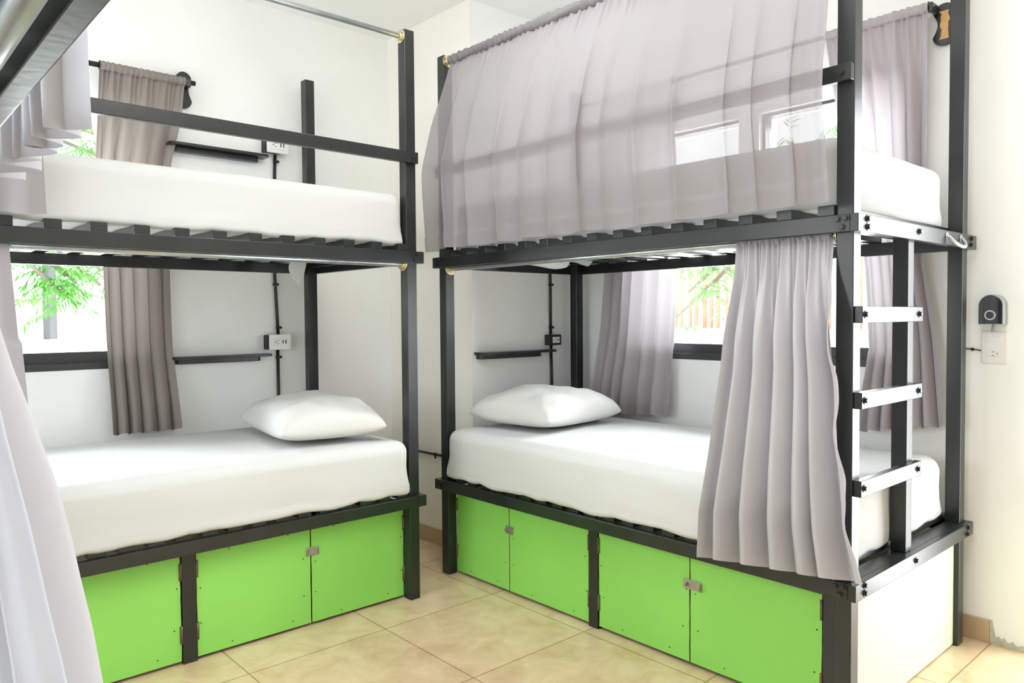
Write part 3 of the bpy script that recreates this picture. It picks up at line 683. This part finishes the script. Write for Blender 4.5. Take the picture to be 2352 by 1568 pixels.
socket((0.838, YH, 1.096), 0, 'black framed power socket on the wall above the right pillow', 0.085, 0.062, 0.0, plate=False)
m = MB()
def conduit(label, pts, r0, clips, name='cable_conduit'):
    r = empty(name, pts[0]); L = Vector(pts[0]); tag(r, label, 'conduit', 'black cable conduits on the walls')
    MB().tube([Vector(p)-L for p in pts], r0, 10).build('pipe', M['black_matt'], r)
    for (p, ax) in clips:
        p = Vector(p)-L; c = MB()
        if ax == 'z': c.cyl(p-Vector((0, 0, 0.006)), p+Vector((0, 0, 0.006)), r0*1.35, 12); c.cyl(p, p+Vector((0.020, -0.002, 0)), r0*0.8, 8)
        else: c.cyl(p-Vector((0, 0.006, 0)), p+Vector((0, 0.006, 0)), r0*1.35, 12); c.cyl(p, p+Vector((0, 0, -0.022)), r0*0.7, 8)
        c.build('pipe_clip', M['black_matt'], r)
conduit('black conduit running down from the left lower socket to the bed', [(-0.415, YW-0.012, 1.063), (-0.415, YW-0.012, 0.85), (-0.413, YW-0.012, 0.60), (-0.413, YW-0.012, 0.30)], 0.008, [((-0.415, YW-0.012, 1.026), 'z')])
conduit('black conduit rising from the left lower socket to the upper bunk', [(-0.412, YW-0.012, 1.143), (-0.416, YW-0.012, 1.25), (-0.425, YW-0.012, 1.45), (-0.425, YW-0.012, 1.70), (-0.418, YW-0.012, 1.9), (-0.412, YW-0.012, 2.062)], 0.008, [((-0.413, YW-0.012, 1.178), 'z'), ((-0.425, YW-0.012, 1.40), 'z'), ((-0.412, YW-0.012, 2.03), 'z')])
conduit('black conduit rising from the right socket to the upper bunk', [(0.830, YH-0.012, 1.126), (0.830, YH-0.012, 1.30), (0.828, YH-0.012, 1.50), (0.828, YH-0.012, 1.9)], 0.008, [((0.830, YH-0.012, 1.165), 'z'), ((0.829, YH-0.012, 1.40), 'z')])
conduit('black conduit running down behind the right pillow from the socket', [(0.832, YH-0.012, 1.066), (0.836, YH-0.012, 0.9), (0.840, YH-0.012, 0.5)], 0.008, [((0.833, YH-0.012, 1.035), 'z')])
conduit('black conduit running level along the corner wall between the beds', [(XP-0.012, YW-0.002, 0.484), (XP-0.012, 2.40, 0.488), (XP-0.012, YH+0.01, 0.494)], 0.007, [((XP-0.012, 2.36, 0.489), 'y')])

# switch plate, cable and arched lamp on the right wall
r = empty('switch_plate', (XW, -0.048, 1.100)); tag(r, 'white switch and socket plate on the right wall beyond the bed', 'switch')
MB().box(-0.009, 0, -0.042, 0.042, -0.060, 0.058).build('cover_plate', M['plastic'], r, bevel=0.004)
MB().box(-0.012, -0.008, -0.022, 0.018, 0.018, 0.036).build('rocker_switch', M['plastic'], r, bevel=0.001)
o = MB().box(-0.011, -0.008, -0.020, 0.020, -0.034, -0.014).build('outlet', M['plastic'], r, bevel=0.001)
MB().box(-0.0118, -0.0105, -0.002, 0.006, -0.0185, -0.0165).box(-0.0118, -0.0105, -0.002, 0.006, -0.0315, -0.0295).box(-0.0118, -0.0105, -0.013, -0.009, -0.0260, -0.0220).build('outlet_slots', M['rust'], o)
r = empty('thin_cable', (XW, -0.005, 1.088)); tag(r, 'thin black cable from the bed post to the switch plate', 'cable')
MB().tube([(-0.006, 0.050, 0.004), (-0.006, 0.02, 0.002), (-0.006, 0.0, -0.002)], 0.0022, 8).build('wire', M['black_matt'], r)
MB().cyl((-0.006, 0.024, 0.002), (-0.006, 0.032, 0.002), 0.006, 10).build('wire_clip', M['black_matt'], r)
r = empty('arched_lamp', (XW-0.03, -0.048, 1.172)); tag(r, 'small dark arched lamp on a stem above the switch plate', 'lamp')
def arch(w, h, n=20):
    return [(-w, 0.0), (w, 0.0)] + [(w*math.cos(math.pi*i/n), h-w + w*math.sin(math.pi*i/n)) for i in range(n+1)]
ol = [(p*1.0+0.0, q+0.012) for p, q in arch(0.040, 0.108)]
MB().prism(ol, 'x', -0.022, 0.029).build('lamp_shell', M['lamp_grey'], r, bevel=0.003)
MB().prism([(p*0.93, (q-0.05)*0.96+0.05) for p, q in ol], 'x', -0.026, -0.021).build('glossy_face', M['lamp_face'], r, bevel=0.001)
c = MB(); c.cyl((-0.026, 0, 0.045), (-0.031, 0, 0.045), 0.018, 28); c.cyl((-0.031, 0, 0.045), (-0.033, 0, 0.045), 0.013, 24, 1); c.build('dial', [M['steel'], M['lamp_face']], r)
MB().tube([(0.002, 0.0, -0.014), (-0.002, -0.003, 0.0), (0.0, -0.004, 0.014)], 0.005, 10).build('lamp_stem', M['lamp_grey'], r)

# ---------------------------------------------------------------- outside the windows
tag(MB().box(-9, 12, -6, 14, -0.32, -0.12).build('ground', M['ext_white']), kind='structure')
r = empty('neighbour_house', (-1.5, 7.0, -0.12)); tag(r, 'white rendered building with a slot window outside the left window', 'building')
MB().box(-4, 0.80, 0, 0.3, 0, 4.5).box(0.935, 5, 0, 0.3, 0, 4.5).box(0.80, 0.935, 0, 0.3, 0, 1.17).box(0.80, 0.935, 0, 0.3, 3.2, 4.5).build('house_wall', M['ext_white'], r)
MB().box(0.80, 0.935, 0.12, 0.16, 1.17, 3.2).build('slot_window', M['ext_dark'], r)

def leaf_spray(mb, p, d, n, ln, rnd, droop=0.6, width=0.17):
    """a drooping twig with narrow leaflets on both sides"""
    p = Vector(p); d = Vector(d).normalized(); step = ln/n; pts = [p.copy()]
    for i in range(n):
        d = (d + Vector((rnd.uniform(-.1, .1), rnd.uniform(-.1, .1), -droop/n))).normalized(); p = p + d*step; pts.append(p.copy())
        for s in (-1, 1):
            side = d.cross(Vector((0, 0, 1))).normalized()*s
            l = ln*rnd.uniform(0.28, 0.45); a = (side*0.75 + d*0.65 + Vector((0, 0, rnd.uniform(-.55, .05)))).normalized()
            nrm = a.cross(Vector((rnd.uniform(-1, 1), rnd.uniform(-1, 1), 1))).normalized()*l*width
            q = p + a*l; md = p + a*l*0.45
            mb.add([p, md+nrm*0.5, q + Vector((0, 0, -l*0.12)), md-nrm*0.5], [(0, 1, 2, 3)])
    return pts
def tree(name, label, base, h, sprays, m, seed, group=None, ln=0.35):
    rnd = random.Random(seed); r = empty(name, base); tag(r, label, 'tree' if name == 'tree' else 'shrub', group)
    lv = MB(); br = MB(); B = Vector(base)
    br.tube([(0, 0, 0), (0.05, 0.02, h*0.5), (0, 0, h)], [0.06, 0.05, 0.03], 8)
    for (x, y, z, k) in sprays:
        q = Vector((x, y, z)) - B
        for _ in range(k):
            d = Vector((rnd.uniform(-1, 1), rnd.uniform(-.7, .7), rnd.uniform(-.35, .35)))
            leaf_spray(lv, q + Vector((rnd.uniform(-.12, .12), rnd.uniform(-.12, .12), rnd.uniform(-.10, .10))), d, 7, ln*rnd.uniform(.7, 1.2), rnd)
        top = Vector((0, 0, h*0.9)); br.tube([top, (top+q)/2 + Vector((0, 0, 0.15)), q], [0.02, 0.015, 0.011], 6)
    lv.build('foliage', m, r, fix=False); br.build('trunk', M['bark'], r)
tree('tree', 'leafy tree drooping over the view of the left window', (-2.3, 4.9, -0.12), 3.0,
     [(-1.16, 4.4, 1.62, 10), (-1.08, 4.5, 1.58, 12), (-1.02, 4.5, 1.50, 12), (-1.12, 4.4, 1.44, 8), (-0.92, 4.6, 1.62, 9), (-0.86, 4.5, 1.56, 8), (-0.80, 4.6, 1.56, 7), (-1.04, 4.4, 1.36, 6), (-0.96, 4.5, 1.46, 7), (-0.80, 4.6, 1.45, 4), (-0.95, 4.5, 2.40, 6), (-0.84, 4.5, 2.42, 9), (-1.02, 4.5, 2.5, 6), (-0.80, 4.6, 2.30, 8), (-1.38, 4.4, 1.52, 3)], M['leaf'], 5, ln=0.20)
# low white wall with stake fence outside the right window
r = empty('garden_wall', (6.5, 1.0, -0.12)); tag(r, 'low white garden wall under the stake fence', 'wall')
MB().box(0, 0.25, -3, 9, 0, 1.17).build('wall_body', M['ext_white'], r)
r = empty('stake_fence', (6.62, 1.0, 1.056)); tag(r, 'orange brown stake fence outside the right window', 'fence')
random.seed(9)
for k in range(76):
    y = -2.3 + 0.115*k + random.uniform(-.012, .012); rr = random.uniform(0.020, 0.034)
    MB().tube([(random.uniform(-.01, .01), y, 0), (0, y+random.uniform(-.01, .01), 0.7), (0, y+random.uniform(-.015, .015), 1.5+random.uniform(-.1, .1))], rr, 8).build('stake', M['stake'], r)
tree('shrub', 'green shrub in front of the stake fence outside the right window', (4.1, 2.15, -0.12), 2.4,
     [(3.95, 3.40, 1.66, 7), (3.95, 3.20, 1.62, 7), (4.0, 2.95, 1.66, 7), (3.95, 3.05, 1.50, 4), (4.0, 2.85, 1.42, 4), (3.95, 3.45, 1.20, 5), (3.95, 3.30, 1.72, 9), (3.95, 3.05, 1.68, 9), (3.95, 3.30, 1.45, 2), (4.0, 2.7, 2.5, 9), (4.0, 2.3, 2.7, 9), (4.0, 2.0, 2.5, 9), (4.0, 1.75, 2.8, 9), (4.0, 1.5, 2.6, 9), (4.0, 1.3, 1.6, 6), (4.0, 1.2, 1.3, 6), (4.0, 1.15, 2.0, 6)], M['leaf2'], 6, ln=0.26)
